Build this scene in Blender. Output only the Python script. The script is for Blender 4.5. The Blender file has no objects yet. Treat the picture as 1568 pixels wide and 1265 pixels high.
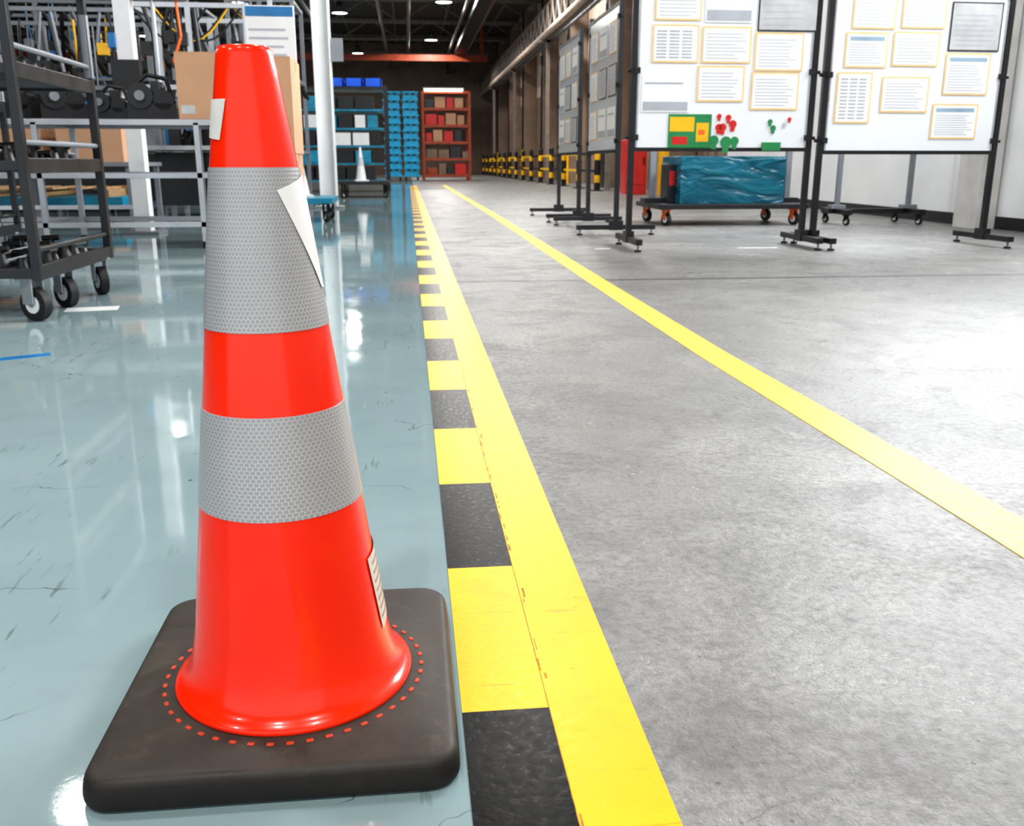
import bpy, math, random
from mathutils import Vector, Matrix
random.seed(7)
S = bpy.context.scene
S.view_settings.view_transform = 'Standard'
for lk in ('Medium High Contrast', 'Medium Contrast'):
    try:
        S.view_settings.look = lk; print('LOOK', lk); break
    except Exception as e: print('no look', lk)
S.view_settings.exposure = 0.22

# ------------------------------------------------------------------ node helpers
class NT:
    def __init__(s, name):
        s.m = bpy.data.materials.new(name); s.m.use_nodes = True
        s.t = s.m.node_tree; s.t.nodes.clear()
        s.out = s.t.nodes.new('ShaderNodeOutputMaterial')
        s.b = s.t.nodes.new('ShaderNodeBsdfPrincipled')
        s.t.links.new(s.b.outputs[0], s.out.inputs[0])
        s.tc = s.t.nodes.new('ShaderNodeTexCoord')
    def n(s, typ, ins=None, **kw):
        nd = s.t.nodes.new(typ)
        for k, v in kw.items(): setattr(nd, k, v)
        for k, v in (ins or {}).items(): s.set(nd.inputs[k], v)
        return nd
    def set(s, sock, v):
        if isinstance(v, bpy.types.NodeSocket): s.t.links.new(v, sock)
        else:
            if isinstance(v, (tuple, list)) and len(v) == 3 and sock.type == 'RGBA': v = (*v, 1)
            sock.default_value = v
    def noise(s, scale, detail=4, rough=.55, vec=None, dist=0):
        return s.n('ShaderNodeTexNoise', {'Scale': scale, 'Detail': detail, 'Roughness': rough, 'Distortion': dist,
                   'Vector': vec if vec is not None else s.tc.outputs['Object']}).outputs['Fac']
    def math(s, op, a, b=0.0, c=0.0, clamp=False):
        nd = s.n('ShaderNodeMath', {0: a, 1: b, 2: c}, operation=op); nd.use_clamp = clamp
        return nd.outputs[0]
    def mapr(s, v, a, b, c, d):
        return s.n('ShaderNodeMapRange', {'Value': v, 'From Min': a, 'From Max': b, 'To Min': c, 'To Max': d}).outputs[0]
    def mix(s, f, a, b, blend='MIX'):
        nd = s.t.nodes.new('ShaderNodeMix'); nd.data_type = 'RGBA'; nd.blend_type = blend
        s.set(nd.inputs[0], f); s.set(nd.inputs[6], a); s.set(nd.inputs[7], b)
        return nd.outputs[2]
    def bump(s, h, strength=.2, dist=.002, prev=None):
        ins = {'Height': h, 'Strength': strength, 'Distance': dist}
        if prev is not None: ins['Normal'] = prev
        return s.n('ShaderNodeBump', ins).outputs[0]
    def P(s, **kw):
        names = {'col': 'Base Color', 'rough': 'Roughness', 'metal': 'Metallic', 'normal': 'Normal',
                 'coat': 'Coat Weight', 'coatr': 'Coat Roughness', 'spec': 'Specular IOR Level',
                 'emc': 'Emission Color', 'ems': 'Emission Strength', 'sheen': 'Sheen Weight'}
        for k, v in kw.items(): s.set(s.b.inputs[names[k]], v)
        return s.m

MATS = {}
def mat(name, col, rough=.5, metal=0., var=.15, vscale=6, bump=0., bscale=80, em=0., coat=0.):
    if name in MATS: return MATS[name]
    t = NT(name)
    nz = t.noise(vscale, 5)
    c = t.mix(t.mapr(nz, .3, .7, 0, 1), tuple(x*(1-var) for x in col), tuple(min(1, x*(1+var)) for x in col))
    t.P(col=c, rough=t.mapr(nz, .3, .7, max(0, rough-.06), min(1, rough+.06)), metal=metal, coat=coat)
    if bump: t.P(normal=t.bump(t.noise(bscale, 3), bump, .003))
    if em: t.P(emc=(*col, 1), ems=em)
    MATS[name] = t.m
    return t.m

# ------------------------------------------------------------------ mesh builder
class B:
    def __init__(s, name): s.name = name; s.v = []; s.f = []; s.mi = []; s.sm = []; s.ms = []
    def m(s, mt):
        if mt not in s.ms: s.ms.append(mt)
        return s.ms.index(mt)
    def add(s, vs, fs, mt, smooth=False):
        o = len(s.v); s.v += [tuple(v) for v in vs]; k = s.m(mt)
        for f in fs: s.f.append([o+i for i in f]); s.mi.append(k); s.sm.append(smooth)
    def box(s, x0, x1, y0, y1, z0, z1, mt):
        vs = [(x, y, z) for x in (x0, x1) for y in (y0, y1) for z in (z0, z1)]
        s.add(vs, [(0,1,3,2),(4,6,7,5),(0,4,5,1),(2,3,7,6),(0,2,6,4),(1,5,7,3)], mt)
    def obox(s, c, size, rot, mt):
        h = [k/2 for k in size]; c = Vector(c)
        vs = [c + rot @ Vector((x, y, z)) for x in (-h[0], h[0]) for y in (-h[1], h[1]) for z in (-h[2], h[2])]
        s.add(vs, [(0,1,3,2),(4,6,7,5),(0,4,5,1),(2,3,7,6),(0,2,6,4),(1,5,7,3)], mt)
    def beam(s, p0, p1, w, mt, h=None):
        p0 = Vector(p0); p1 = Vector(p1); d = p1-p0
        q = d.to_track_quat('Y', 'Z').to_matrix()
        s.obox((p0+p1)/2, (w, d.length, h or w), q, mt)
    def cyl(s, p0, p1, r, mt, n=16, r2=None, cap=True):
        p0 = Vector(p0); p1 = Vector(p1); r2 = r if r2 is None else r2
        q = (p1-p0).to_track_quat('Z', 'Y').to_matrix(); vs = []
        for p, rr in ((p0, r), (p1, r2)):
            for i in range(n):
                a = 2*math.pi*i/n; vs.append(p + q @ Vector((rr*math.cos(a), rr*math.sin(a), 0)))
        s.add(vs, [(i, (i+1) % n, n+(i+1) % n, n+i) for i in range(n)], mt, True)
        if cap: 
            s.add(vs[:n], [tuple(reversed(range(n)))], mt); s.add(vs[n:], [tuple(range(n))], mt)
    def tube(s, pts, r, mt, n=8):
        for a, b in zip(pts, pts[1:]): s.cyl(a, b, r, mt, n)
    def loft(s, rings, mt, smooth=True, mts=None):
        n = len(rings[0]); vs = [v for r in rings for v in r]
        o = len(s.v); s.v += [tuple(v) for v in vs]
        for j in range(len(rings)-1):
            k = s.m(mts[j] if mts else mt)
            for i in range(n):
                s.f.append([o+j*n+i, o+j*n+(i+1) % n, o+(j+1)*n+(i+1) % n, o+(j+1)*n+i]); s.mi.append(k); s.sm.append(smooth)
    def sphere(s, c, r, mt, sx=1, sy=1, sz=1, n=12):
        rings = []
        for j in range(n//2+1):
            th = math.pi*j/(n//2); th = min(max(th, .02), math.pi-.02)
            rings.append([(c[0]+sx*r*math.sin(th)*math.cos(2*math.pi*i/n), c[1]+sy*r*math.sin(th)*math.sin(2*math.pi*i/n), c[2]-sz*r*math.cos(th)) for i in range(n)])
        s.loft(rings, mt)
    def build(s, loc=(0, 0, 0), rz=0, bevel=0, parent=None):
        me = bpy.data.meshes.new(s.name); me.from_pydata(s.v, [], s.f)
        for mt in s.ms: me.materials.append(mt)
        for p, k, sm in zip(me.polygons, s.mi, s.sm): p.material_index = k; p.use_smooth = sm
        me.update()
        ob = bpy.data.objects.new(s.name, me); S.collection.objects.link(ob)
        ob.location = loc; ob.rotation_euler = (0, 0, rz)
        if bevel:
            bm = ob.modifiers.new('bevel', 'BEVEL'); bm.width = bevel; bm.segments = 2; bm.limit_method = 'ANGLE'; bm.angle_limit = math.radians(50)
        if parent: ob.parent = parent
        return ob

# ------------------------------------------------------------------ materials
def concrete():
    t = NT('polished_concrete'); o = t.tc.outputs['Object']
    big = t.noise(.8, 8, .6); mid = t.noise(3.6, 9, .68, dist=.7); fine = t.noise(60, 6, .78); stain = t.noise(1.7, 7, .65, dist=1.4)
    c = t.mix(t.mapr(big, .35, .65, 0, 1), (.165, .165, .163), (.27, .27, .266))
    c = t.mix(t.mapr(mid, .45, .64, 0, .85), c, (.12, .12, .118))
    c = t.mix(t.mapr(stain, .52, .70, 0, .8), c, (.34, .34, .33))
    blot = t.noise(6.5, 6, .7, dist=.8)
    c = t.mix(t.mapr(blot, .56, .70, 0, .7), c, (.07, .069, .065))
    c = t.mix(t.mapr(fine, .42, .64, 0, .7), c, (.08, .08, .075))
    wob = t.n('ShaderNodeTexNoise', {'Scale': 7, 'Detail': 5, 'Vector': o}).outputs['Color']
    vv = t.n('ShaderNodeVectorMath', {0: wob, 1: (.16, .16, .16)}, operation='MULTIPLY').outputs[0]
    vv = t.n('ShaderNodeVectorMath', {0: vv, 1: o}, operation='ADD').outputs[0]
    vo = t.n('ShaderNodeTexVoronoi', {'Scale': 8.5, 'Vector': vv}, feature='DISTANCE_TO_EDGE').outputs['Distance']
    crack = t.math('LESS_THAN', vo, .008)
    crack = t.math('MULTIPLY', crack, t.mapr(t.noise(1.5, 4), .47, .60, 0, .7))
    vo2 = t.n('ShaderNodeTexVoronoi', {'Scale': 26, 'Vector': vv}, feature='DISTANCE_TO_EDGE').outputs['Distance']
    crack2 = t.math('MULTIPLY', t.math('LESS_THAN', vo2, .024), t.mapr(t.noise(2.3, 4), .48, .58, 0, 1))
    crack = t.math('MAXIMUM', crack, t.math('MULTIPLY', crack2, .5))
    c = t.mix(t.math('MULTIPLY', crack, .75), c, (.035, .035, .035))
    spots = t.n('ShaderNodeTexVoronoi', {'Scale': 30, 'Vector': o}).outputs['Distance']
    sp = t.math('MULTIPLY', t.math('LESS_THAN', spots, .09), t.mapr(t.noise(5, 2), .45, .55, 0, 1))
    c = t.mix(t.math('MULTIPLY', sp, .75), c, (.04, .04, .04))
    sep = t.n('ShaderNodeSeparateXYZ', {0: o})
    j = t.n('ShaderNodeMath', {0: sep.outputs[1], 1: 5.1, 2: .028}, operation='COMPARE').outputs[0]
    j2 = t.n('ShaderNodeMath', {0: sep.outputs[1], 1: 11.1, 2: .03}, operation='COMPARE').outputs[0]
    c = t.mix(t.math('MAXIMUM', j, j2), c, (.045, .045, .045))
    r = t.mapr(mid, .3, .66, .20, .42)
    r = t.math('ADD', r, t.mapr(fine, .35, .65, -.04, .14))
    h = t.math('ADD', fine, t.math('MULTIPLY', t.noise(200, 3), .5))
    h = t.math('SUBTRACT', h, t.math('MULTIPLY', crack, 1.5))
    nb = t.bump(h, .6, .0030)
    nb = t.bump(mid, .45, .008, nb)
    return t.P(col=c, rough=r, normal=nb, spec=.6)
def epoxy():
    t = NT('blue_grey_epoxy'); o = t.tc.outputs['Object']
    big = t.noise(1.2, 5); mid = t.noise(6, 6)
    c = t.mix(t.mapr(big, .3, .7, 0, 1), (.235, .325, .345), (.30, .40, .42))
    c = t.mix(t.mapr(mid, .55, .8, 0, .35), c, (.17, .24, .255))
    wob = t.n('ShaderNodeTexNoise', {'Scale': 2.5, 'Detail': 5, 'Vector': o}).outputs['Color']
    vv = t.n('ShaderNodeVectorMath', {0: wob, 1: (.5, .5, .5)}, operation='MULTIPLY').outputs[0]
    vv = t.n('ShaderNodeVectorMath', {0: vv, 1: o}, operation='ADD').outputs[0]
    vo = t.n('ShaderNodeTexVoronoi', {'Scale': 2.2, 'Vector': vv}, feature='DISTANCE_TO_EDGE').outputs['Distance']
    crack = t.math('MULTIPLY', t.math('LESS_THAN', vo, .0028), t.mapr(t.noise(2.1, 2), .54, .58, 0, 1))
    c = t.mix(t.math('MULTIPLY', crack, .6), c, (.05, .07, .07))
    mp = t.n('ShaderNodeMapping', {'Vector': o, 'Rotation': (0, 0, .9), 'Scale': (30, 4, 1)}).outputs[0]
    scr = t.noise(1.6, 3, .6, vec=mp)
    sm = t.math('MULTIPLY', t.mapr(scr, .60, .66, 0, 1), t.mapr(t.noise(1.9, 3), .52, .60, 0, 1))
    c = t.mix(t.math('MULTIPLY', sm, .55), c, (.06, .08, .08))
    spots = t.n('ShaderNodeTexVoronoi', {'Scale': 11, 'Vector': o}).outputs['Distance']
    sp = t.math('MULTIPLY', t.math('LESS_THAN', spots, .045), t.mapr(t.noise(3, 2), .45, .5, 0, 1))
    c = t.mix(t.math('MULTIPLY', sp, .8), c, (.03, .04, .04))
    r = t.mapr(mid, .3, .75, .025, .09)
    r = t.math('ADD', r, t.math('MULTIPLY', sm, .2))
    nb = t.bump(t.noise(4, 2), .06, .008)
    nb = t.bump(t.noise(160, 2), .03, .001, nb)
    return t.P(col=c, rough=r, normal=nb, spec=.85)
def tape(name, col, dirt, rough, spec=.5, bs=.3):
    t = NT(name); o = t.tc.outputs['Object']
    m = t.noise(9, 7, .65, dist=.5); f = t.noise(90, 3, .6)
    c = t.mix(t.mapr(m, .54, .85, 0, .45), col, dirt)
    mp = t.n('ShaderNodeMapping', {'Vector': o, 'Scale': (6, 60, 1), 'Rotation': (0, 0, .5)}).outputs[0]
    sc = t.noise(1.5, 3, .5, vec=mp)
    c = t.mix(t.math('MULTIPLY', t.mapr(sc, .66, .70, 0, 1), .5), c, dirt)
    spots = t.n('ShaderNodeTexVoronoi', {'Scale': 22, 'Vector': o}).outputs['Distance']
    c = t.mix(t.math('MULTIPLY', t.math('LESS_THAN', spots, .07), .5), c, dirt)
    return t.P(col=c, rough=t.mapr(f, .3, .7, rough-.05, rough+.06), normal=t.bump(f, bs, .0012), spec=spec)
M_conc = concrete(); M_epox = epoxy()
M_ytape = tape('yellow_vinyl_tape', (.90, .48, .0), (.50, .23, .0), .33, .3)
M_btape = tape('black_vinyl_tape', (.003, .003, .0035), (.012, .012, .012), .30, .14, .25)
M_seam = mat('tape_seam_dirt', (.40, .20, .005), .6, var=.6, vscale=60)
M_white = mat('white_paint', (.75, .76, .77), .4, var=.04)
M_wall = mat('white_wall_paint', (.78, .79, .80), .6, var=.06, vscale=1.5, bump=.1)
M_blk = mat('black_powder_coat', (.010, .010, .012), .4, var=.2)
M_dark = mat('dark_graphite', (.022, .024, .027), .35, .2, var=.2)
M_alu = mat('aluminium_profile', (.45, .47, .50), .32, .6, var=.1)
M_steel = mat('grey_steel_paint', (.22, .235, .26), .4, .2, var=.1)
M_rub = mat('black_rubber', (.012, .012, .012), .6, var=.2)
M_card = mat('corrugated_cardboard', (.52, .31, .19), .85, var=.08, vscale=3, bump=.1, bscale=40)
M_tapeb = mat('packing_tape', (.42, .27, .15), .3)
M_blue = mat('blue_enamel', (.01, .17, .42), .4, var=.2)
M_teal = mat('teal_enamel', (.008, .24, .38), .42, var=.25)
M_bright = mat('bright_blue_plastic', (.005, .14, .95), .35)
M_org = mat('orange_rack_paint', (.36, .06, .02), .5, var=.3)
M_yel = mat('safety_yellow', (.9, .5, .01), .4)
M_redp = mat('red_enamel', (.6, .02, .015), .4)
M_green = mat('green_print', (.02, .25, .08), .5)
M_wood = mat('pine_pallet_wood', (.42, .26, .13), .8, var=.3, vscale=20)
M_brown = mat('brown_corrugated_steel', (.26, .18, .13), .6, var=.25, vscale=1.2)
M_beige = mat('beige_cladding', (.60, .48, .39), .6, var=.15, vscale=1)
M_ceil = mat('dark_roof_deck', (.08, .07, .062), .8, var=.3)
M_truss = mat('roof_steel', (.22, .19, .165), .6, var=.2)
M_grey = mat('grey_wall', (.09, .09, .095), .7, var=.2, vscale=.8)
M_paper = mat('white_paper', (.86, .88, .90), .7, var=.02)
M_text = mat('printed_grey_text', (.42, .45, .50), .7, var=.1)
M_tblue = mat('printed_table_header', (.30, .42, .52), .6)
M_oborder = mat('orange_magnetic_border', (.85, .58, .25), .5, var=.1)
M_gdoc = mat('grey_document', (.50, .51, .52), .6)
M_board = mat('whiteboard_enamel', (.80, .83, .87), .16, var=.03, vscale=1)
M_conccol = mat('cast_concrete', (.55, .54, .52), .8, var=.15, vscale=3, bump=.2)
M_orange2 = mat('orange_cable', (.85, .16, .02), .4)

# ------------------------------------------------------------------ floor, tapes
b = B('floor')
b.box(-24, .15, -8, 60, -.12, 0, M_epox)
b.box(.15, 6.0, -8, 60, -.12, 0, M_conc)
b.build()
b = B('hazard_tape')
for k in range(-6, 66):
    y0 = .968+.406*k; b.box(.046, .1505, y0, y0+.406, 0, .0012, M_btape if k % 2 else M_ytape)
b.build()
b = B('yellow_border_tape')
b.box(.1505, .2505, -1.5, 28, 0, .0018, M_ytape)
random.seed(3)
y = .3
while y < 6:
    l = random.uniform(.004, .035)
    if random.random() < .5:
        x = .1500+random.uniform(0, .005); b.box(x, x+random.uniform(.001, .0035), y, y+l, .0012, .0020, M_seam)
    y += l+random.uniform(.004, .03)
b.box(.1496, .1508, .3, 6, .0012, .0016, M_seam)
b.build()
b = B('yellow_lane_line')
cl = [(-1.5, 1.06), (1.4, 1.048), (3.0, 1.018), (5, 1.02), (8, 1.04), (12, 1.06), (28, 1.05)]
vs = []; fs = []
for (yy, xc) in cl:
    vs += [(xc-.056, yy, 0), (xc+.056, yy, 0), (xc-.056, yy, .0014), (xc+.056, yy, .0014)]
for i in range(len(cl)-1):
    a = i*4; c = a+4
    fs += [(a+2, a+3, c+3, c+2), (a, a+2, c+2, c), (a+1, c+1, c+3, a+3), (a, c, c+1, a+1)]
n = len(vs); fs += [(0, 1, 3, 2), (n-4, n-2, n-1, n-3)]
b.add(vs, fs, tape('pale_yellow_tape', (.84, .55, .05), (.60, .44, .14), .45, .3), False); b.build()
b = B('floor_marking')
b.box(2.50, 2.82, 6.95, 6.99, 0, .001, M_white); b.box(1.40, 1.52, 7.0, 7.04, 0, .001, M_white); b.build()
b = B('floor_marking'); b.obox((-1.30, 3.22, .0006), (.16, .05, .0012), Matrix.Rotation(.5, 3, 'Z'), M_blue)
b.obox((-1.42, 4.3, .0006), (.22, .12, .0012), Matrix.Rotation(.2, 3, 'Z'), M_white); b.build()  # blue strip is tape; white patch is a floor reflection painted as colour

# ------------------------------------------------------------------ traffic cone
CX, CY = -.155, 1.036
OX, OY = .006, -.024      # cone foot sits slightly forward of the base centre
root = bpy.data.objects.new('traffic_cone', None); S.collection.objects.link(root); root.location = (CX, CY, 0)
t = NT('dark_rubber_base'); nz = t.noise(12, 7, .65); f = t.noise(120, 3)
c = t.mix(t.mapr(nz, .35, .75, 0, 1), (.030, .025, .021), (.075, .062, .050))
dust = t.mapr(t.noise(26, 6, .7), .56, .8, 0, .5); c = t.mix(dust, c, (.15, .12, .09))
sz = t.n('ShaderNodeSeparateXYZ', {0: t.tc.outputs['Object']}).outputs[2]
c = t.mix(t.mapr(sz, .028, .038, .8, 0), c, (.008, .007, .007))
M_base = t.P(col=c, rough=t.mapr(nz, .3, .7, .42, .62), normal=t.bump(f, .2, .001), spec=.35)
t = NT('red_orange_pvc'); nz = t.noise(5, 4)
M_cone = t.P(col=t.mix(t.mapr(nz, .3, .7, 0, 1), (.93, .020, .0), (1, .030, .0)), rough=.24, spec=.3, coat=.3, coatr=.06, normal=t.bump(t.noise(14, 2), .10, .003))
t = NT('reflective_sleeve')
uv = t.n('ShaderNodeUVMap', uv_map='UVMap').outputs[0]
SC = 205.
p = t.n('ShaderNodeVectorMath', {0: uv, 1: (SC, SC, 0)}, operation='MULTIPLY').outputs[0]
def hexd(off):
    q = t.n('ShaderNodeVectorMath', {0: p, 1: (500+off[0], 500+off[1], 1)}, operation='ADD').outputs[0]
    q = t.n('ShaderNodeVectorMath', {0: q, 1: (1, 1.7320508, 9)}, operation='MODULO').outputs[0]
    q = t.n('ShaderNodeVectorMath', {0: q, 1: (.5, .8660254, 1)}, operation='SUBTRACT').outputs[0]
    return t.n('ShaderNodeVectorMath', {0: q}, operation='LENGTH').outputs['Value']
d = t.math('MINIMUM', hexd((0, 0)), hexd((.5, .8660254)))
line = t.mapr(d, .38, .50, 0, 1)
c = t.mix(line, (.34, .34, .35), (.56, .56, .57))
c = t.mix(t.mapr(t.noise(9, 5), .4, .75, 0, .3), c, (.28, .28, .29))
M_refl = t.P(col=c, rough=.36, metal=.1, coat=.3, coatr=.14, normal=t.bump(line, .25, .0006))
def rrect(hx, hy, r, z, cn=7, en=5):
    pts = []
    cs = [((hx-r, hy-r), 0), ((-hx+r, hy-r), 90), ((-hx+r, -hy+r), 180), ((hx-r, -hy+r), 270)]
    for i, (cc, a0) in enumerate(cs):
        arc = [(cc[0]+r*math.cos(math.radians(a0+90*j/cn)), cc[1]+r*math.sin(math.radians(a0+90*j/cn)), z) for j in range(cn+1)]
        pts += arc
        nx, a1 = cs[(i+1) % 4]
        st = Vector(arc[-1]); en_ = Vector((nx[0]+r*math.cos(math.radians(a1)), nx[1]+r*math.sin(math.radians(a1)), z))
        for j in range(1, en): pts.append(tuple(st.lerp(en_, j/en)))
    return pts
hx, hy = .194, .210
rings = [rrect(.17, .18, .03, .003), rrect(hx-.006, hy-.006, .03, 0), rrect(hx-.001, hy-.001, .034, .004), rrect(hx, hy, .035, .012), rrect(hx-.002, hy-.002, .035, .026),
         rrect(hx-.005, hy-.005, .034, .033), rrect(hx-.010, hy-.010, .032, .037), rrect(hx-.018, hy-.018, .03, .0385)]
ref = rrect(hx-.018, hy-.018, .03, 0)
def circ(r, z, w):
    out = []
    for q in ref:
        a = math.atan2(q[1]-OY, q[0]-OX); cxp = OX+r*math.cos(a); cyp = OY+r*math.sin(a)
        out.append((q[0]*(1-w)+cxp*w, q[1]*(1-w)+cyp*w, z))
    return out
rings += [circ(.158, .0415, .6), circ(.156, .0445, 1), circ(.144, .046, 1), circ(.10, .046, 1)]
b = B('base'); b.loft(rings, M_base)
ob = b.build(parent=root)
ss = ob.modifiers.new('sub', 'SUBSURF'); ss.levels = 1; ss.render_levels = 2
def lean(z): return -.010*(z-.045)/.7
def rad(z): return .1077-(z-.121)*.1249 if z < .626 else .0446-(z-.626)*.148
Z1, Z2, Z3, Z4 = .2685, .3775, .4635, .626
secs = [([(.1362, .0462), (.137, .049), (.1355, .052), (.130, .0555), (.1245, .061), (.1195, .070), (.1155, .082), (.1115, .10), (.1077, .121)] + [(rad(z), z) for z in (.15, .19, .23, .272)], M_cone),
        ([(rad(z), z) for z in (.37, .40, .43, .47)], M_cone),
        ([(rad(z), z) for z in (.60, .625, .65, .68, .71, .734)] + [(.0274, .7385), (.0255, .742), (.0225, .7425), (.0215, .739), (.0215, .70)], M_cone),
        ([(rad(z)+.0010, z) for z in (Z1, .29, .32, .35, Z2)], M_refl),
        ([(rad(z)+.0010, z) for z in (Z3, .50, .54, .58, Z4)], M_refl)]
N = 96
b = B('body')
for pr, mt in secs:
    b.loft([[(r*math.cos(2*math.pi*i/N)+lean(z), r*math.sin(2*math.pi*i/N), z) for i in range(N)] for r, z in pr], mt)
for z0 in (Z1, Z2, Z3, Z4):
    r0 = rad(z0)
    b.loft([[(r*math.cos(2*math.pi*i/N)+lean(z0), r*math.sin(2*math.pi*i/N), z0) for i in range(N)] for r in (r0-.001, r0+.001)], M_refl)
body = b.build((OX, OY, 0), parent=root)
uvl = body.data.uv_layers.new(name='UVMap')
for pl in body.data.polygons:
    angs = []
    for li in pl.loop_indices:
        v = body.data.vertices[body.data.loops[li].vertex_index].co
        angs.append((li, math.atan2(v.y, v.x-lean(v.z)), v.z))
    mx = max(a[1] for a in angs)
    for li, a, z in angs:
        if mx-a > math.pi: a += 2*math.pi
        uvl.data[li].uv = (a*.067+1, z*1.01)
b = B('rivets')
M_dot = mat('moulded_orange_dot', (.55, .06, .02), .5)
for i in range(46):
    a = 2*math.pi*i/46; rr = .1485
    b.obox((rr*math.cos(a), rr*math.sin(a), .0452), (.0048, .0078, .0022), Matrix.Rotation(a, 3, 'Z'), M_dot)
b.build((OX, OY, 0), parent=root, bevel=.001)
M_label = mat('aged_white_label', (.66, .64, .61), .5, var=.1, vscale=30)
M_labelprint = mat('label_print', (.50, .34, .28), .6)
phi0 = math.atan2(-CY, -CX)
def label(name, quad, mt, off=.0014, nu=14, nv=6):
    bb = B(name); vs = []
    for j in range(nv+1):
        for i in range(nu+1):
            u, v = i/nu, j/nv
            be = (1-v)*((1-u)*quad[0][0]+u*quad[1][0])+v*((1-u)*quad[3][0]+u*quad[2][0])
            z = (1-v)*((1-u)*quad[0][1]+u*quad[1][1])+v*((1-u)*quad[3][1]+u*quad[2][1])
            a = phi0+math.radians(be); r = rad(z)+off
            vs.append((r*math.cos(a)+lean(z), r*math.sin(a), z))
    fs = [(j*(nu+1)+i, (j+1)*(nu+1)+i, (j+1)*(nu+1)+i+1, j*(nu+1)+i+1) for j in range(nv) for i in range(nu)]
    bb.add(vs, fs, mt, True); return bb.build((OX, OY, 0), parent=root)
M_sticker = mat('white_sticker', (.85, .85, .85), .4, var=.02)
label('torn_sticker', [(24, .604), (82, .620), (104, .499), (72, .503)], M_sticker, .0022)
label('side_sticker', [(-100, .6915), (-37, .6910), (-47, .652), (-84, .655)], M_label)
label('lower_label', [(62, .198), (100, .204), (104, .122), (66, .108)], M_label, .0016)
for i in range(7):
    z = .190-i*.011
    label('lower_label_print', [(68, z), (92, z+.002), (92, z-.001), (68, z-.003)], M_labelprint, .0021, 6, 1)

# ------------------------------------------------------------------ whiteboards on stands
def paper(b, x0, x1, z0, z1, kind, yf=-.018):
    def pl(a0, a1, c0, c1, d, mt): b.box(a0, a1, yf-d, yf, c0, c1, mt)
    w = x1-x0; h = z1-z0
    if kind in ('o', 'ot', 'ob'):
        pl(x0, x1, z0, z1, .002, M_oborder); pl(x0+.012, x1-.012, z0+.012, z1-.012, .003, M_paper)
        m = .03
        if kind == 'ot':
            pl(x0+m, x1-m, z1-m-.03, z1-m, .0036, M_tblue); 
        nl = max(3, int(h/.028))
        for i in range(nl):
            zz = z0+m+(h-2*m-(.04 if kind == 'ot' else 0))*i/nl
            if kind == 'ob':
                for q in range(3):
                    pl(x0+m+(w-2*m)*q/3, x0+m+(w-2*m)*(q+.8)/3, zz, zz+.012, .0035, M_text)
            else: pl(x0+m, x1-m-random.uniform(0, .25)*w, zz, zz+.006, .0035, M_text)
    elif kind == 'g':
        pl(x0, x1, z0, z1, .002, M_dark); pl(x0+.01, x1-.01, z0+.01, z1-.01, .003, M_gdoc)
        for i in range(7): pl(x0+.04, x1-.04-random.uniform(0, .12), z0+.04+(h-.1)*i/7, z0+.047+(h-.1)*i/7, .0036, M_text)
    elif kind == 'p':
        pl(x0, x1, z0, z1, .002, M_paper); pl(x0+.01, x1-.01, z0+.01, z0+h*.28, .003, M_text)
        pl(x0+.02, x1-.05, z0+h*.75, z0+h*.80, .003, M_text)
    elif kind == 'pic':
        pl(x0, x1, z0, z1, .002, M_green)
        pl(x0+.01, x0+w*.6, z0+h*.5, z1-.02, .003, M_yel); pl(x0+.03, x0+w*.45, z0+.03, z0+h*.35, .003, M_redp)
        pl(x0+w*.65, x1-.02, z0+.05, z0+h*.75, .003, M_yel); pl(x0+w*.7, x1-.05, z0+.1, z0+h*.55, .0036, M_orange2)
def whiteboard(W, zb, zt, papers, loc, rz, extra=None, foot=.36):
    b = B('whiteboard')
    pw = .02
    for x in (0, W):
        b.box(x-pw, x+pw, -.02, .02, .075, zt+.06, M_blk)
        b.box(x-.025, x+.025, -foot, foot, .05, .09, M_blk)
        b.box(x-.03, x+.03, -.06, .06, .045, .13, M_blk)
        for yy in (-foot+.03, foot-.03):
            b.cyl((x, yy, .012), (x, yy, .05), .008, M_steel, 8); b.cyl((x, yy, 0), (x, yy, .014), .026, M_rub, 14)
        s = 1 if x == 0 else -1
        for zz in (zb+.08, zb+.55, zt-.1):
            b.box(min(x, x+s*.045), max(x, x+s*.045), -.03, .022, zz-.02, zz+.02, M_blk)
            b.cyl((x-s*.02, 0, zz), (x-s*.045, 0, zz), .014, M_blk, 10)
    b.box(.035, W-.035, -.014, .014, zb, zt, M_board)
    for (z0, z1) in ((zb-.02, zb+.008), (zt-.008, zt+.02)): b.box(.02, W-.02, -.02, .02, z0, z1, M_blk)
    for (x0, x1) in ((.028, .04), (W-.04, W-.028)): b.box(x0, x1, -.018, .018, zb, zt, M_alu)
    for q in papers: paper(b, *q)
    if extra: extra(b)
    return b.build(loc, rz, bevel=.0)
def pxA(x): return (x-978)/269*1.38
def pzA(y): return .735+(228-y)*.00465
def A(x0, x1, y0, y1, k): return (pxA(x0), pxA(x1), pzA(y1), pzA(y0), k)
pa = [A(1005, 1072, -30, 36, 'o'), A(1078, 1147, -27, 38, 'p'), A(1155, 1243, -40, 50, 'g'), A(1003, 1070, 42, 98, 'ob'), A(1075, 1147, 44, 98, 'o'),
      A(1153, 1225, 52, 109, 'o'), A(990, 1060, 116, 172, 'p'), A(1071, 1140, 102, 156, 'o'), A(1151, 1222, 111, 168, 'o'), A(1031, 1095, 175, 228, 'pic')]
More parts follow.
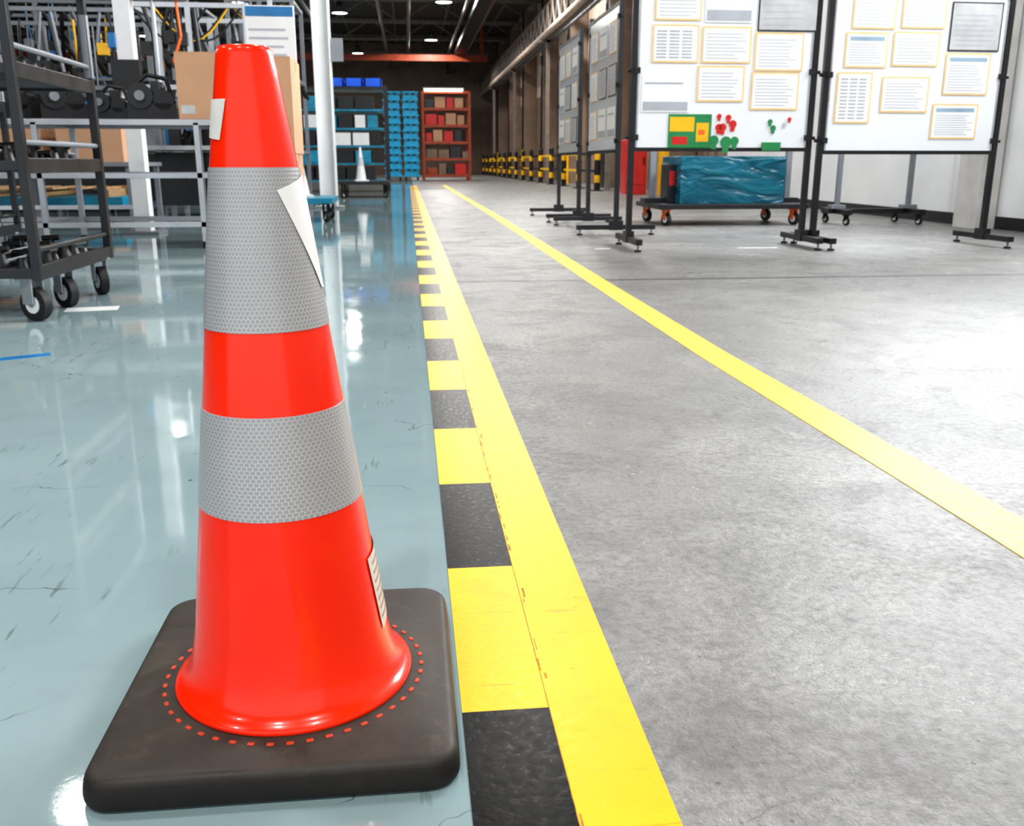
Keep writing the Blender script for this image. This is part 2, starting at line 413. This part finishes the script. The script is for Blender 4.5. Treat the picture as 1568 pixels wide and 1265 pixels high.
def exA(b):
    yf = -.018
    for (x, y, w, mtx) in ((1100, 215, 10, M_green), (1112, 195, 8, M_redp), (1118, 218, 12, M_green), (1127, 190, 8, M_redp), (1106, 195, 7, M_redp), (1120, 180, 6, M_redp), (1106, 178, 5, M_redp), (1131, 216, 9, M_green), (1183, 186, 5, M_green), (1212, 182, 4, M_redp), (1205, 190, 4, M_gdoc), (1188, 196, 6, M_green)):
        x0 = pxA(x); z0 = pzA(y); r = w*.0036
        b.cyl((x0, yf, z0), (x0, yf-.004, z0), r, mtx, 12)
        b.obox((x0, yf-.002, z0-r), (r*1.1, .003, r*1.6), Matrix.Rotation(.2, 3, 'Y'), mtx)
    b.box(pxA(1172), pxA(1200), yf-.02, yf, pzA(231), pzA(218), M_green)
whiteboard(1.37, .735, 1.93, pa, (1.665, 7.06, 0), math.radians(-.5), exA)
def pxB(x): return (x-1272)/263*1.40
def Bq(x0, x1, y0, y1, k): return (pxB(x0), pxB(x1), pzA(y1)-.0, pzA(y0), k)
pb = [Bq(1303, 1366, -14, 45, 'o'), Bq(1375, 1440, -17, 43, 'o'), Bq(1448, 1525, 2, 76, 'g'), Bq(1296, 1358, 50, 103, 'ot'), Bq(1366, 1435, 48, 100, 'o'),
      Bq(1447, 1515, 79, 143, 'ot'), Bq(1288, 1340, 110, 188, 'ob'), Bq(1355, 1426, 116, 171, 'o'), Bq(1435, 1505, 157, 212, 'ot')]
whiteboard(1.42, .715, 1.93, pb, (3.115, 7.02, 0), math.radians(1.0))
def simp(seed):
    random.seed(seed); out = []
    for i in range(3):
        for j in range(3):
            out.append((.12+i*.42, .45+i*.42, .85+j*.36, 1.12+j*.36, random.choice(['o', 'g', 'p', 'ob'])))
    return out
whiteboard(1.36, .74, 1.95, simp(2), (1.86, 9.75, 0), math.radians(-90))
whiteboard(1.40, .74, 1.95, simp(5), (1.86, 11.7, 0), math.radians(-90))

# ------------------------------------------------------------------ casters
def caster(b, x, y, h, ang=0, r=None, bracket=M_alu):
    r = r or h*.38; R = Matrix.Rotation(ang, 3, 'Z'); c = Vector((x, y, r))
    ax = R @ Vector((1, 0, 0))
    b.cyl(c-ax*r*.28, c+ax*r*.28, r, M_rub, 20); b.cyl(c-ax*r*.32, c+ax*r*.32, r*.55, M_white, 14)
    b.cyl(c-ax*r*.45, c+ax*r*.45, r*.14, M_steel, 8)
    fy = R @ Vector((0, 1, 0))*r*.35
    for s in (-1, 1):
        b.obox(Vector((x, y, (r+h)/2))+ax*s*r*.42+fy*.4, (r*.1, r*.9, h-r), R, bracket)
    b.obox(Vector((x, y, h-.006))+fy*.4, (r*1.3, r*1.4, .012), R, bracket)

# ------------------------------------------------------------------ black shelf carts
def shelf_cart(x0, x1, y0, y1, seed, H=1.42):
    b = B('shelf_cart')
    for x in (x0, x1):
        for yy in (y0, y1): b.box(x-.018, x+.018, yy-.018, yy+.018, .17, H, M_dark)
    for z in (.2, .62, .98, H-.02):
        for yy in (y0, y1): b.box(x0, x1, yy-.015, yy+.015, z-.02, z+.02, M_dark)
        for x in (x0, x1): b.box(x-.015, x+.015, y0, y1, z-.03, z+.03, M_dark)
        if z < 1.3:
            b.box(x0, x1, y0, y1, z-.008, z+.004, M_dark)
            for x in (x0, x1): b.cyl((x, y0, z+.09), (x, y1, z+.09), .012, M_steel if z > .3 else M_dark, 10)
            for i in range(5): b.cyl((x0+.1+i*.16, y0, z+.05), (x0+.1+i*.16, y1, z+.05), .008, M_steel, 8)
    random.seed(seed)
    for z in (.2, .62, .98):
        for i in range(6):
            for j in range(7):
                xx = x0+.09+i*.135; yy = y0+.08+j*.12
                h = random.uniform(.03, .085)
                b.cyl((xx, yy, z+.004), (xx, yy, z+h), random.uniform(.025, .045), M_blk, 12, random.uniform(.012, .03))
                if random.random() < .35: b.cyl((xx-.04, yy, z+h), (xx+.04, yy, z+h*1.05), .014, M_rub, 8)
    for (x, yy, a) in ((x1-.04, y0+.05, 1.1), (x1-.05, y0+.43, .9), (x1-.03, y1-.07, .6), (x0+.05, y0+.05, .3), (x0+.05, y1-.06, .3)): caster(b, x, yy, .18, a, .068)
    b.cyl((x1+.0, y1, 1.02), (x1+.0, y1, 1.3), .024, M_steel, 12)
    b.build(bevel=.003)
shelf_cart(-2.35, -1.50, 3.95, 4.88, 11)
shelf_cart(-3.50, -2.65, 5.85, 6.75, 12, 1.75)

# ------------------------------------------------------------------ aluminium workbench
b = B('aluminium_workbench')
def prof_(p0, p1, w=.04): b.beam(p0, p1, w, M_alu)
Y0, Y1 = 7.40, 8.2
PX = (-3.9, -2.7, -1.55, -1.34)
for x in PX:
    for yy in (Y0, Y1):
        prof_((x, yy, .05), (x, yy, .92)); b.cyl((x, yy, 0), (x, yy, .05), .025, M_rub, 12)
for z in (.92, .54, .18):
    for yy in (Y0, Y1): prof_((-3.92, yy, z), (-1.32, yy, z))
    for x in PX: prof_((x, Y0, z), (x, Y1, z))
b.box(-3.92, -1.32, Y0+.02, Y1-.02, .925, .945, M_steel)
b.box(-3.92, -1.6, Y0+.02, Y1-.02, .52, .535, M_steel)
b.build(bevel=.002)
random.seed(5)
def component(name, x, y, z, s=1., mm=None):
    b = B(name)
    mm = mm or [M_blk, M_dark, M_steel]
    b.box(-.14*s, .14*s, -.1*s, .1*s, 0, .1*s, mm[0])
    b.cyl((-.06*s, -.12*s, .14*s), (-.06*s, .12*s, .14*s), .075*s, mm[1], 18)
    b.cyl((.07*s, -.1*s, .12*s), (.07*s, .1*s, .12*s), .06*s, mm[0], 18)
    b.cyl((-.06*s, -.15*s, .14*s), (-.06*s, -.12*s, .14*s), .03*s, mm[2], 12)
    b.tube([(-.1*s, 0, .2*s), (-.02*s, 0, .27*s), (.09*s, .02, .25*s), (.13*s, .02, .1*s)], .013*s, mm[0])
    b.box(.0, .05*s, -.06*s, .06*s, .16*s, .23*s, mm[1])
    return b.build((x, y, z), random.uniform(-.6, .6))
for i, x in enumerate((-3.55, -3.05, -2.6, -2.25, -1.93)):
    component('gearbox_casting', x, 7.72+.1*(i % 2), .9452, random.uniform(.95, 1.25))
def cbox(b, x0, x1, y0, y1, z0, z1):
    b.box(x0, x1, y0, y1, z0, z1, M_card)
    ym = (y0+y1)/2
    b.box(x0-.001, x1+.001, ym-.025, ym+.025, z1, z1+.001, M_tapeb)
    for xx in (x0, x1): b.box(xx-.0015, xx+.0015, ym-.025, ym+.025, z1-.08, z1, M_tapeb)
    b.box(x0+.02, x0+.12, y0-.001, y0, z0+.04, z0+.1, M_gdoc)
    b.box(x0, x1, y0-.001, y0, z1-.006, z1-.003, M_tapeb)
b = B('cardboard_box'); cbox(b, -1.68, -1.33, 7.46, 8.1, .9455, 1.42); b.build(bevel=.004)
b = B('cardboard_box'); cbox(b, -1.27, -.86, 7.5, 8.1, 0, .70); b.build(bevel=.004)
b = B('cardboard_box'); cbox(b, -1.26, -.85, 7.5, 8.1, .7015, 1.40); b.build(bevel=.004)

b = B('packing_table')
for x in (-5.2, -3.9, -2.65):
    for yy in (9.5, 10.5): b.box(x-.025, x+.025, yy-.025, yy+.025, 0, .60, M_steel)
b.box(-5.25, -2.6, 9.45, 10.55, .60, .64, M_steel); b.box(-5.25, -2.6, 9.47, 9.5, .2, .24, M_alu)
b.build(bevel=.002)
for (xa, xb, h) in ((-5.1, -4.3, .34), (-4.25, -3.45, .36), (-3.3, -2.7, .40)):
    b = B('cardboard_box'); cbox(b, xa, xb, 9.55, 10.2, .6405, .64+h); b.build(bevel=.004)
b = B('blue_pallet_dolly')
b.box(-5.4, -3.1, 10.75, 11.9, .17, .27, M_teal)
for x in (-5.25, -3.25):
    for yy in (10.87, 11.78): caster(b, x, yy, .17, .4, .065)
for k in range(8): b.box(-5.3+k*.27, -5.18+k*.27, 10.8, 11.85, .35, .375, M_wood)
for k in range(4): b.box(-5.3+k*.65, -5.2+k*.65, 10.8, 11.85, .27, .35, M_wood)
b.build(bevel=.003)

b = B('tool_column')
X, Yc = -2.42, 9.0
b.box(X-.07, X+.07, Yc-.07, Yc+.07, 0, 3.0, M_white); b.box(X-.16, X+.16, Yc-.16, Yc+.16, 0, .03, M_steel)
b.box(X-.1, X+.55, Yc-.05, Yc+.05, 2.0, 2.08, M_alu); b.box(X-.12, X+.12, Yc-.12, Yc-.07, 1.25, 1.5, M_blk)
b.tube([(X+.45, Yc, 2.0), (X+.48, Yc-.05, 1.7), (X+.40, Yc-.05, 1.5), (X+.46, Yc, 1.35)], .012, M_orange2)
b.cyl((X+.46, Yc, 1.35), (X+.46, Yc, 1.12), .035, M_blk, 14); b.box(X-.13, X-.07, Yc-.1, Yc+.1, 1.6, 1.72, M_blue)
b.cyl((X+.25, Yc, 2.0), (X+.25, Yc, 1.3), .02, M_alu, 10); b.sphere((X+.25, Yc, 1.28), .05, M_dark)
b.build(bevel=.003)
def frame(name, x0, x1, y0, y1, h, seed, cols, pm=None):
    pm = pm or M_alu
    random.seed(seed); b = B(name)
    for x in (x0, (x0+x1)/2, x1):
        for yy in (y0, y1): b.box(x-.03, x+.03, yy-.03, yy+.03, 0, h, pm)
    for z in (.8, h*.62, h-.03):
        for yy in (y0, y1): b.box(x0, x1, yy-.025, yy+.025, z-.025, z+.025, pm)
        for x in (x0, x1): b.box(x-.025, x+.025, y0, y1, z-.025, z+.025, pm)
    b.box(x0, x1, y0, y1, .78, .82, M_steel)
    b.box(x0+.1, x1-.1, y0+.1, y1-.1, .15, .75, M_dark)
    W = x1-x0
    for i in range(int(12*W)):
        xx = random.uniform(x0+.15, x1-.15); yy = random.uniform(y0+.1, y1-.1); z = .82
        mt = random.choice(cols); s = random.uniform(.05, .15)
        hh = random.uniform(.15, .9)
        b.box(xx-s, xx+s, yy-s*.7, yy+s*.7, z, z+hh*.5, mt)
        b.cyl((xx, yy, z+hh*.5), (xx+random.uniform(-.1, .1), yy, z+hh), s*.5, random.choice(cols), 12)
    for i in range(int(9*W)):
        xx = random.uniform(x0+.1, x1-.1); yy = random.choice((y0, y1, (y0+y1)/2)); z = h-.06
        l = random.uniform(.2, .8); mt = random.choice(cols)
        b.cyl((xx, yy, z), (xx+random.uniform(-.1, .1), yy, z-l), random.uniform(.010, .03), mt, 8)
        b.box(xx-.06, xx+.06, yy-.06, yy+.06, z-l-.14, z-l, random.choice(cols))
    for i in range(4): 
        xx = random.uniform(x0+.2, x1-.2); b.beam((xx, y0, h-.1), (xx+random.uniform(-.6, .6), y1, h*.55), .05, random.choice([M_dark, M_steel, M_blk]))
    for i in range(5):
        xa = random.uniform(x0, x1-.8); pts = []
        for k in range(9): pts.append((xa+k*.1, y0, h-.05-.35*math.sin(math.pi*k/8)))
        b.tube(pts, .012, random.choice([M_blk, M_blk, M_dark, M_yel]), 6)
    return b.build()
mc = [M_blk, M_dark, M_dark, M_steel, M_blk, M_blk, M_steel, M_dark, M_blk, M_dark, M_blue, M_steel, M_blk, M_dark, M_yel]
frame('assembly_station', -6.6, -3.2, 12.9, 14.2, 2.5, 3, mc, M_steel)
frame('assembly_station', -3.0, -1.75, 11.4, 12.6, 2.35, 9, mc)
frame('assembly_station', -11.5, -7.2, 11.5, 13.0, 2.7, 21, mc, M_dark)
frame('assembly_station', -8.5, -3.4, 17.0, 18.6, 3.2, 27, mc, M_steel)
frame('assembly_station', -9, -3.4, 24.0, 25.6, 3.8, 33, mc, M_dark)
frame('assembly_station', -2.6, -1.65, 15.2, 16.4, 3.0, 41, mc, M_steel)

b = B('notice_sign')
b.box(-1.19, -1.15, 9.0, 9.04, .03, 2.02, M_alu); b.box(-1.4, -.94, 8.9, 9.14, 0, .03, M_steel)
b.box(-1.39, -.96, 8.97, 9.0, 1.42, 1.97, M_white); b.box(-1.38, -.97, 8.966, 8.97, 1.88, 1.96, M_blue)
for i in range(5): b.box(-1.36, -1.02-.02*(i % 3), 8.967, 8.97, 1.48+i*.07, 1.50+i*.07, M_text)
b.box(-1.38, -.97, 8.967, 8.97, 1.425, 1.445, M_blue)
b.build(bevel=.003)
b = B('steel_column')
q = .15
b.box(-1.40+q, -1.18+q, 13.98, 14.02, 0, 7.6, M_white); b.box(-1.41+q, -1.39+q, 13.88, 14.12, 0, 7.6, M_white); b.box(-1.19+q, -1.17+q, 13.88, 14.12, 0, 7.6, M_white)
b.box(-1.5+q, -1.08+q, 13.8, 14.2, 0, .03, M_steel); b.box(-1.16+q, -1.0+q, 13.9, 14.0, 2.0, 2.3, M_steel); b.build()
def trolley(x, y, w, d, h, colr):
    b = B('parts_trolley')
    b.box(x-w/2, x+w/2, y-d/2, y+d/2, h-.06, h, colr)
    for sx in (-1, 1):
        for sy in (-1, 1): caster(b, x+sx*(w/2-.08), y+sy*(d/2-.08), h-.06, .5*sx, .06, M_blk)
    return b
def minicone(x, y, z, h=.48):
    b = B('small_traffic_cone')
    b.box(-.13, .13, -.13, .13, 0, .025, M_white)
    b.cyl((0, 0, .025), (0, 0, h*.45), .10, M_white, 20, .065); b.cyl((0, 0, h*.45), (0, 0, h*.7), .065, M_gdoc, 20, .042)
    b.cyl((0, 0, h*.7), (0, 0, h), .042, M_white, 20, .02); b.build((x, y, z), .2)
b = trolley(-1.16, 11.0, .66, .9, .26, M_teal)
b.build(bevel=.003); minicone(-1.2, 10.9, .2605, .5)
b = trolley(-.82, 18.6, .95, 1.2, .3, M_dark)
b.build(bevel=.003); minicone(-.88, 18.3, .3005, .62); 
random.seed(8)
b = B('storage_rack')
xa, xb, ya, yb = -3.0, -.45, 22, 23
for x in (xa, (xa+xb)/2, xb):
    for yy in (ya, yb): b.box(x-.04, x+.04, yy-.04, yy+.04, 0, 2.3, M_dark)
for z in (.25, .62, 1.0, 1.38, 1.78, 2.25):
    b.box(xa, xb, ya, yb, z-.03, z+.02, M_teal if z != 2.25 else M_dark)
    if z < 2.2:
        k = xa+.1
        while k < xb-.3:
            w = random.uniform(.2, .4); b.box(k, k+w, ya-.02, yb-.1, z+.02, z+.29, random.choice([M_blk, M_dark, M_teal, M_blk, M_white if z in (1.0, 1.38) else M_dark])); k += w+.05
b.build()
b = B('blue_plastic_crate')
for k in range(3):
    x = -1.75+k*.42
    b.box(x, x+.38, 22.1, 22.8, 2.271, 2.29, M_bright)
    for (q0, q1, w0, w1) in ((x, x+.38, 22.1, 22.13), (x, x+.38, 22.77, 22.8), (x, x+.03, 22.1, 22.8), (x+.35, x+.38, 22.1, 22.8)): b.box(q0, q1, w0, w1, 2.271, 2.46, M_bright)
b.build(bevel=.004)
def rack(name, x0, x1, y0, y1, h, n, mm, fills, seed):
    random.seed(seed); b = B(name)
    for x in (x0, x1):
        for yy in (y0, y1): b.box(x-.05, x+.05, yy-.05, yy+.05, 0, h, mm)
    for i in range(n):
        z = .12+(h-.2)*i/(n-1); b.box(x0, x1, y0-.03, y1, z, z+.1, mm)
        if i < n-1:
            k = x0+.1; st = (h-.2)/(n-1)
            while k < x1-.25:
                w = random.uniform(.18, .42); b.box(k, min(k+w, x1-.06), y0+random.uniform(0, .2), y1-.1, z+.1, z+.1+(st-.14)*random.uniform(.5, .95), random.choice(fills)); k += w+.05
    return b
M_cyan = mat('cyan_crate_plastic', (.01, .38, .66), .45, var=.2)
random.seed(1)
b = B('blue_crate_stack')
for (xa, xb) in ((-.84, -.20), (-.14, .46)):
    b.box(xa, xb, 36, 37, .14, .2, M_cyan)
    for x in (xa+.08, xb-.08):
        for yy in (36.1, 36.9): b.cyl((x-.03, yy, .07), (x+.03, yy, .07), .07, M_rub, 12); b.box(x-.02, x+.02, yy-.03, yy+.03, .07, .14, M_blk)
    z = .2
    while z < 3.1:
        h = .27; dx = random.uniform(-.015, .015)
        b.box(xa+.03+dx, xb-.03+dx, 36.04, 36.96, z, z+h-.13, M_cyan)
        b.box(xa+.05+dx, xb-.05+dx, 36.1, 36.9, z+h-.13, z+h-.05, M_blk)
        b.box(xa+dx, xb+dx, 36, 37, z+h-.06, z+h, M_cyan)
        for q in (.15, .5, .85): xx = xa+(xb-xa)*q+dx; b.box(xx-.05, xx+.05, 36.0, 36.1, z+h-.14, z+h-.05, M_teal)
        z += h
b.build()
M_glowt = mat('tube_glow', (1, .93, .8), .5, em=8)
b = rack('orange_pallet_rack', .62, 2.35, 36.3, 37.5, 3.2, 6, M_org, [M_org, M_dark, M_brown, M_card, M_redp], 2)
b.box(.7, 2.1, 36.2, 36.3, 3.2, 3.27, M_glowt); b.box(.65, 2.15, 36.18, 36.34, 3.27, 3.32, M_white); b.build()
rack('pallet_rack', -12, -4, 34, 35.5, 3.4, 5, M_blue, [M_card, M_dark, M_brown, M_white], 4).build()

# ------------------------------------------------------------------ things behind the boards
t = NT('teal_shrink_wrap')
mp = t.n('ShaderNodeMapping', {'Vector': t.tc.outputs['Object'], 'Scale': (1, 1, 3), 'Rotation': (0, .5, 0)}).outputs[0]
nz = t.noise(2.2, 3, .5, vec=mp, dist=1.5)
M_wrap = t.P(col=t.mix(t.mapr(nz, .35, .7, 0, 1), (.003, .07, .11), (.008, .14, .20)), rough=.25, spec=.35, normal=t.bump(nz, .7, .06))
b = B('platform_trolley')
b.box(2.55, 4.15, 9.5, 10.5, .17, .22, M_blk)
for x in (2.66, 4.04):
    for yy in (9.6, 10.4): caster(b, x, yy, .17, .4, .065, M_orange2)
for x in (2.60, 4.10): b.box(x-.03, x+.03, 9.97, 10.03, .22, 1.1, M_steel); b.box(x-.1, x+.1, 9.9, 10.1, .22, .27, M_blk)
b.build(bevel=.003)
b = B('wrapped_crate')
b.box(2.80, 3.92, 9.62, 10.35, .2205, .70, M_wrap); b.box(2.72, 2.80, 9.8, 10.1, .2205, .62, M_dark); b.box(2.73, 2.79, 9.79, 9.8, .4, .55, M_redp); b.build(bevel=.02)
def mstand(x0, x1, y):
    b = B('mobile_stand')
    b.box(x0, x1, y-.03, y+.03, .11, .16, M_blk)
    for x in (x0+.1, x1-.1):
        b.box(x-.04, x+.04, y-.3, y+.3, .11, .16, M_blk)
        for yy in (y-.25, y+.25): caster(b, x, yy, .11, .3, .042, M_blk)
        b.box(x-.025, x+.025, y-.02, y+.02, .16, 1.5, M_steel)
        b.box(x-.08, x+.08, y-.05, y+.05, .16, .2, M_steel)
    b.box(x0+.1, x1-.1, y-.015, y+.015, .75, 1.7, M_board)
    b.build(bevel=.002)
mstand(4.45, 5.45, 9.7)
b = B('red_cabinet'); b.box(4.5, 4.95, 19.5, 20.0, 0, 1.1, M_redp); b.box(4.55, 4.9, 19.48, 19.5, .2, 1.0, M_redp); b.cyl((4.87, 19.47, .6), (4.87, 19.47, .75), .015, M_blk, 8); b.build(bevel=.01)

b0 = B('guard_bollard')
b0.cyl((0, 0, .0), (0, 0, .02), .16, M_blk, 20)
for i in range(6): b0.cyl((0, 0, .02+i*.17), (0, 0, .02+(i+1)*.17), .07, M_yel if i in (1, 4) else M_blk, 16)
b0.sphere((0, 0, 1.04), .07, M_blk)
first = b0.build((4.4, 22, 0))
for i in range(1, 15):
    o = bpy.data.objects.new('guard_bollard', first.data); S.collection.objects.link(o); o.location = (4.4, 22+i*2.4, 0)
b = B('guard_rail')
for i in range(14):
    y0 = 22+i*2.4
    for z in (.45, .85): b.box(4.38, 4.42, y0+.08, y0+2.32, z-.03, z+.03, M_yel if (i) % 2 else M_blk)
b.build()

# ------------------------------------------------------------------ building shell
XR = 5.8
b = B('wall_right')
WY0, WY1, WZ0, WZ1 = 5.0, 11.6, 3.0, 4.9
b.box(XR, XR+.2, -8, 17, 0, WZ0, M_wall); b.box(XR, XR+.2, -8, WY0, WZ0, WZ1, M_wall); b.box(XR, XR+.2, WY1, 17, WZ0, WZ1, M_wall)
b.box(XR, XR+.2, -8, 17, WZ1, 7.6, M_wall)
b.box(XR, XR+.2, 17, 60, 0, 3.4, M_brown); b.box(XR, XR+.2, 17, 60, 3.4, 7.6, M_beige)
y = 17.1
while y < 60: b.box(XR-.04, XR, y, y+.12, 0, 3.4, M_brown); b.box(XR-.04, XR, y, y+.12, 3.4, 7.6, M_beige); y += .5
b.build()
b = B('window_1')
for i in range(5): yy = WY0+.03+i*(WY1-WY0-.06)/4; b.box(XR+.04, XR+.12, yy-.03, yy+.03, WZ0, WZ1, M_alu)
for z in (WZ0+.03, (WZ0+WZ1)/2, WZ1-.03): b.box(XR+.04, XR+.12, WY0, WY1, z-.03, z+.03, M_alu)
b.build()
b = B('baseboard_right'); b.box(XR-.02, XR, -8, 17, 0, .12, M_blk); b.build()
for i, yy in enumerate((9.0, 19, 25, 31, 37, 43, 49, 55)):
    b = B('wall_column'); mm = M_conccol if i == 0 else M_brown
    b.box(XR-(.22 if i == 0 else .6), XR-(.021 if i == 0 else .041), yy-.2, yy+.2, 0, 7.0 if i else 2.6, mm)
    if i: b.box(XR-.68, XR-.60, yy-.25, yy+.25, 0, 1.2, M_yel if i % 2 else M_blk); b.box(XR-.66, XR-.6, yy-.12, yy+.12, 1.2, 7.0, M_dark)
    b.build()
b = B('pipe_rack')
for (x, z, r, mt) in ((4.55, 4.65, .10, M_beige), (4.75, 4.62, .07, M_truss), (4.92, 4.6, .05, M_steel), (4.6, 5.45, .09, M_truss)):
    b.cyl((x, 18, z), (x, 59.5, z), r, mt, 12)
for i in range(40):
    y0 = 18.5+i; b.beam((4.5, y0, 4.55), (4.5, y0+.5, 5.4), .04, M_truss); b.beam((4.5, y0+.5, 5.4), (4.5, y0+1, 4.55), .04, M_truss)
for i in range(4): b.box(4.68, 4.80, 22.4+i*10, 22.52+i*10, 0, 5.4, M_truss); b.box(4.46, 4.98, 22.4+i*10, 22.52+i*10, 4.48, 4.56, M_truss)
b.build()
b = B('wall_far'); b.box(-24, XR, 60, 60.2, 0, 7.6, M_brown)
x = -24
while x < XR: b.box(x, x+.15, 59.93, 60, 0, 7.6, M_brown); x += .4
b.build()
b = B('wall_left'); b.box(-24.2, -24, -8, 60, 0, 7.6, M_grey); b.build()
b = B('ceiling'); b.box(-24.2, XR+.2, -8, 60.2, 7.6, 7.75, M_ceil); b.build()
b = B('roof_truss')
xs = [-24+i*1.49 for i in range(21)]
b.box(-24, XR, -.06, .06, 6.55, 6.67, M_truss); b.box(-24, XR, -.06, .06, 7.44, 7.56, M_truss)
for i in range(20):
    a, c = xs[i], xs[i+1]
    if i % 2: b.beam((a, 0, 7.5), (c, 0, 6.61), .07, M_truss)
    else: b.beam((a, 0, 6.61), (c, 0, 7.5), .07, M_truss)
tr = b.build((0, 2, 0))
for i in range(1, 10):
    o = bpy.data.objects.new('roof_truss', tr.data); S.collection.objects.link(o); o.location = (0, 2+6*i, 0)
b = B('roof_purlins')
for i in range(12): b.box(-23+i*2.5, -22.9+i*2.5, -8, 60, 7.5, 7.6, M_truss)
for x in (-3.6, -.9, .2, 2.3, 3.2): b.cyl((x, -8, 6.2), (x, 60, 6.2), .07, M_truss, 8)
for x in (-3.6, -.9, .2, 2.3, 3.2):
    for k in range(10): b.cyl((x, 3+k*6, 6.2), (x, 3+k*6, 7.55), .02, M_truss, 6)
b.box(2.5, 3.0, 20, 60, 5.9, 6.05, M_dark)
b.build()
b = B('crane_beam'); b.box(-24, 4.2, 49.8, 50.1, 5.6, 5.9, M_org); b.box(-10, -9.8, 49.85, 50.05, 5.9, 7.6, M_org); b.box(3.8, 4.0, 49.85, 50.05, 5.9, 7.6, M_org); b.build()

# ------------------------------------------------------------------ lights
M_glow = mat('lamp_diffuser', (1, .97, .92), .5, em=14)
def lamp(x, y, P, h=6.35, s=.5):
    b = B('high_bay_lamp')
    b.cyl((0, 0, 0), (0, 0, .28), .32, M_steel, 20, .12, cap=False); b.cyl((0, 0, .28), (0, 0, .42), .12, M_dark, 16)
    b.cyl((0, 0, .42), (0, 0, 7.5-h), .012, M_dark, 6)
    b.cyl((0, 0, .02), (0, 0, .03), .29, M_glow, 20)
    o = b.build((x, y, h))
    if P:
        l = bpy.data.lights.new('light', 'AREA'); l.shape = 'DISK'; l.size = s; l.energy = P; l.color = (1, .98, .95)
        lo = bpy.data.objects.new('light', l); S.collection.objects.link(lo); lo.parent = o; lo.location = (0, 0, -.01)
for (x, y, P) in ((-6.1, -2.5, 100), (-3.8, 9.4, 40), (-6.1, 3.4, 90), (-6.1, 23.7, 140), (-6.1, 38, 240), (-12, 15, 180), (-12, 31, 240), (-12, 48, 0), (-16, 22, 0),
                  (-1.4, -2.2, 120), (-2.5, 16.8, 90), (-2.5, 31, 200), (-2.5, 40, 260), (-1.6, 3.2, 80),
                  (1.6, -2.2, 110), (1.3, 4.2, 60), (1.4, 10.1, 100), (1.5, 16.8, 80), (1.3, 23.7, 160), (1.5, 37, 240), (1.3, 48, 320), (-2.5, 54, 0),
                  (4.6, 3.4, 60), (4.2, 12.5, 80), (3.6, 20, 150), (3.4, 28, 400)):
    lamp(x, y, P)
l = bpy.data.lights.new('window_daylight', 'AREA'); l.shape = 'RECTANGLE'; l.size = WZ1-WZ0; l.size_y = WY1-WY0; l.energy = 980; l.color = (.97, .98, 1)
lo = bpy.data.objects.new('window_daylight', l); S.collection.objects.link(lo); lo.location = (XR+.15, (WY0+WY1)/2, (WZ0+WZ1)/2)
lo.rotation_euler = (0, math.radians(90), 0)
w = bpy.data.worlds.new('World'); S.world = w; w.use_nodes = True
w.node_tree.nodes['Background'].inputs[0].default_value = (.94, .97, 1, 1); w.node_tree.nodes['Background'].inputs[1].default_value = 1.15

# ------------------------------------------------------------------ camera
cd = bpy.data.cameras.new('camera'); cam = bpy.data.objects.new('camera', cd); S.collection.objects.link(cam)
cam.location = (0, 0, .63); cam.rotation_euler = (math.radians(90-15.1), 0, math.radians(-6.22))
cd.lens = 32.56; cd.sensor_width = 36; cd.clip_end = 200
cd.dof.use_dof = True; cd.dof.focus_distance = 1.35; cd.dof.aperture_fstop = 12
S.camera = cam
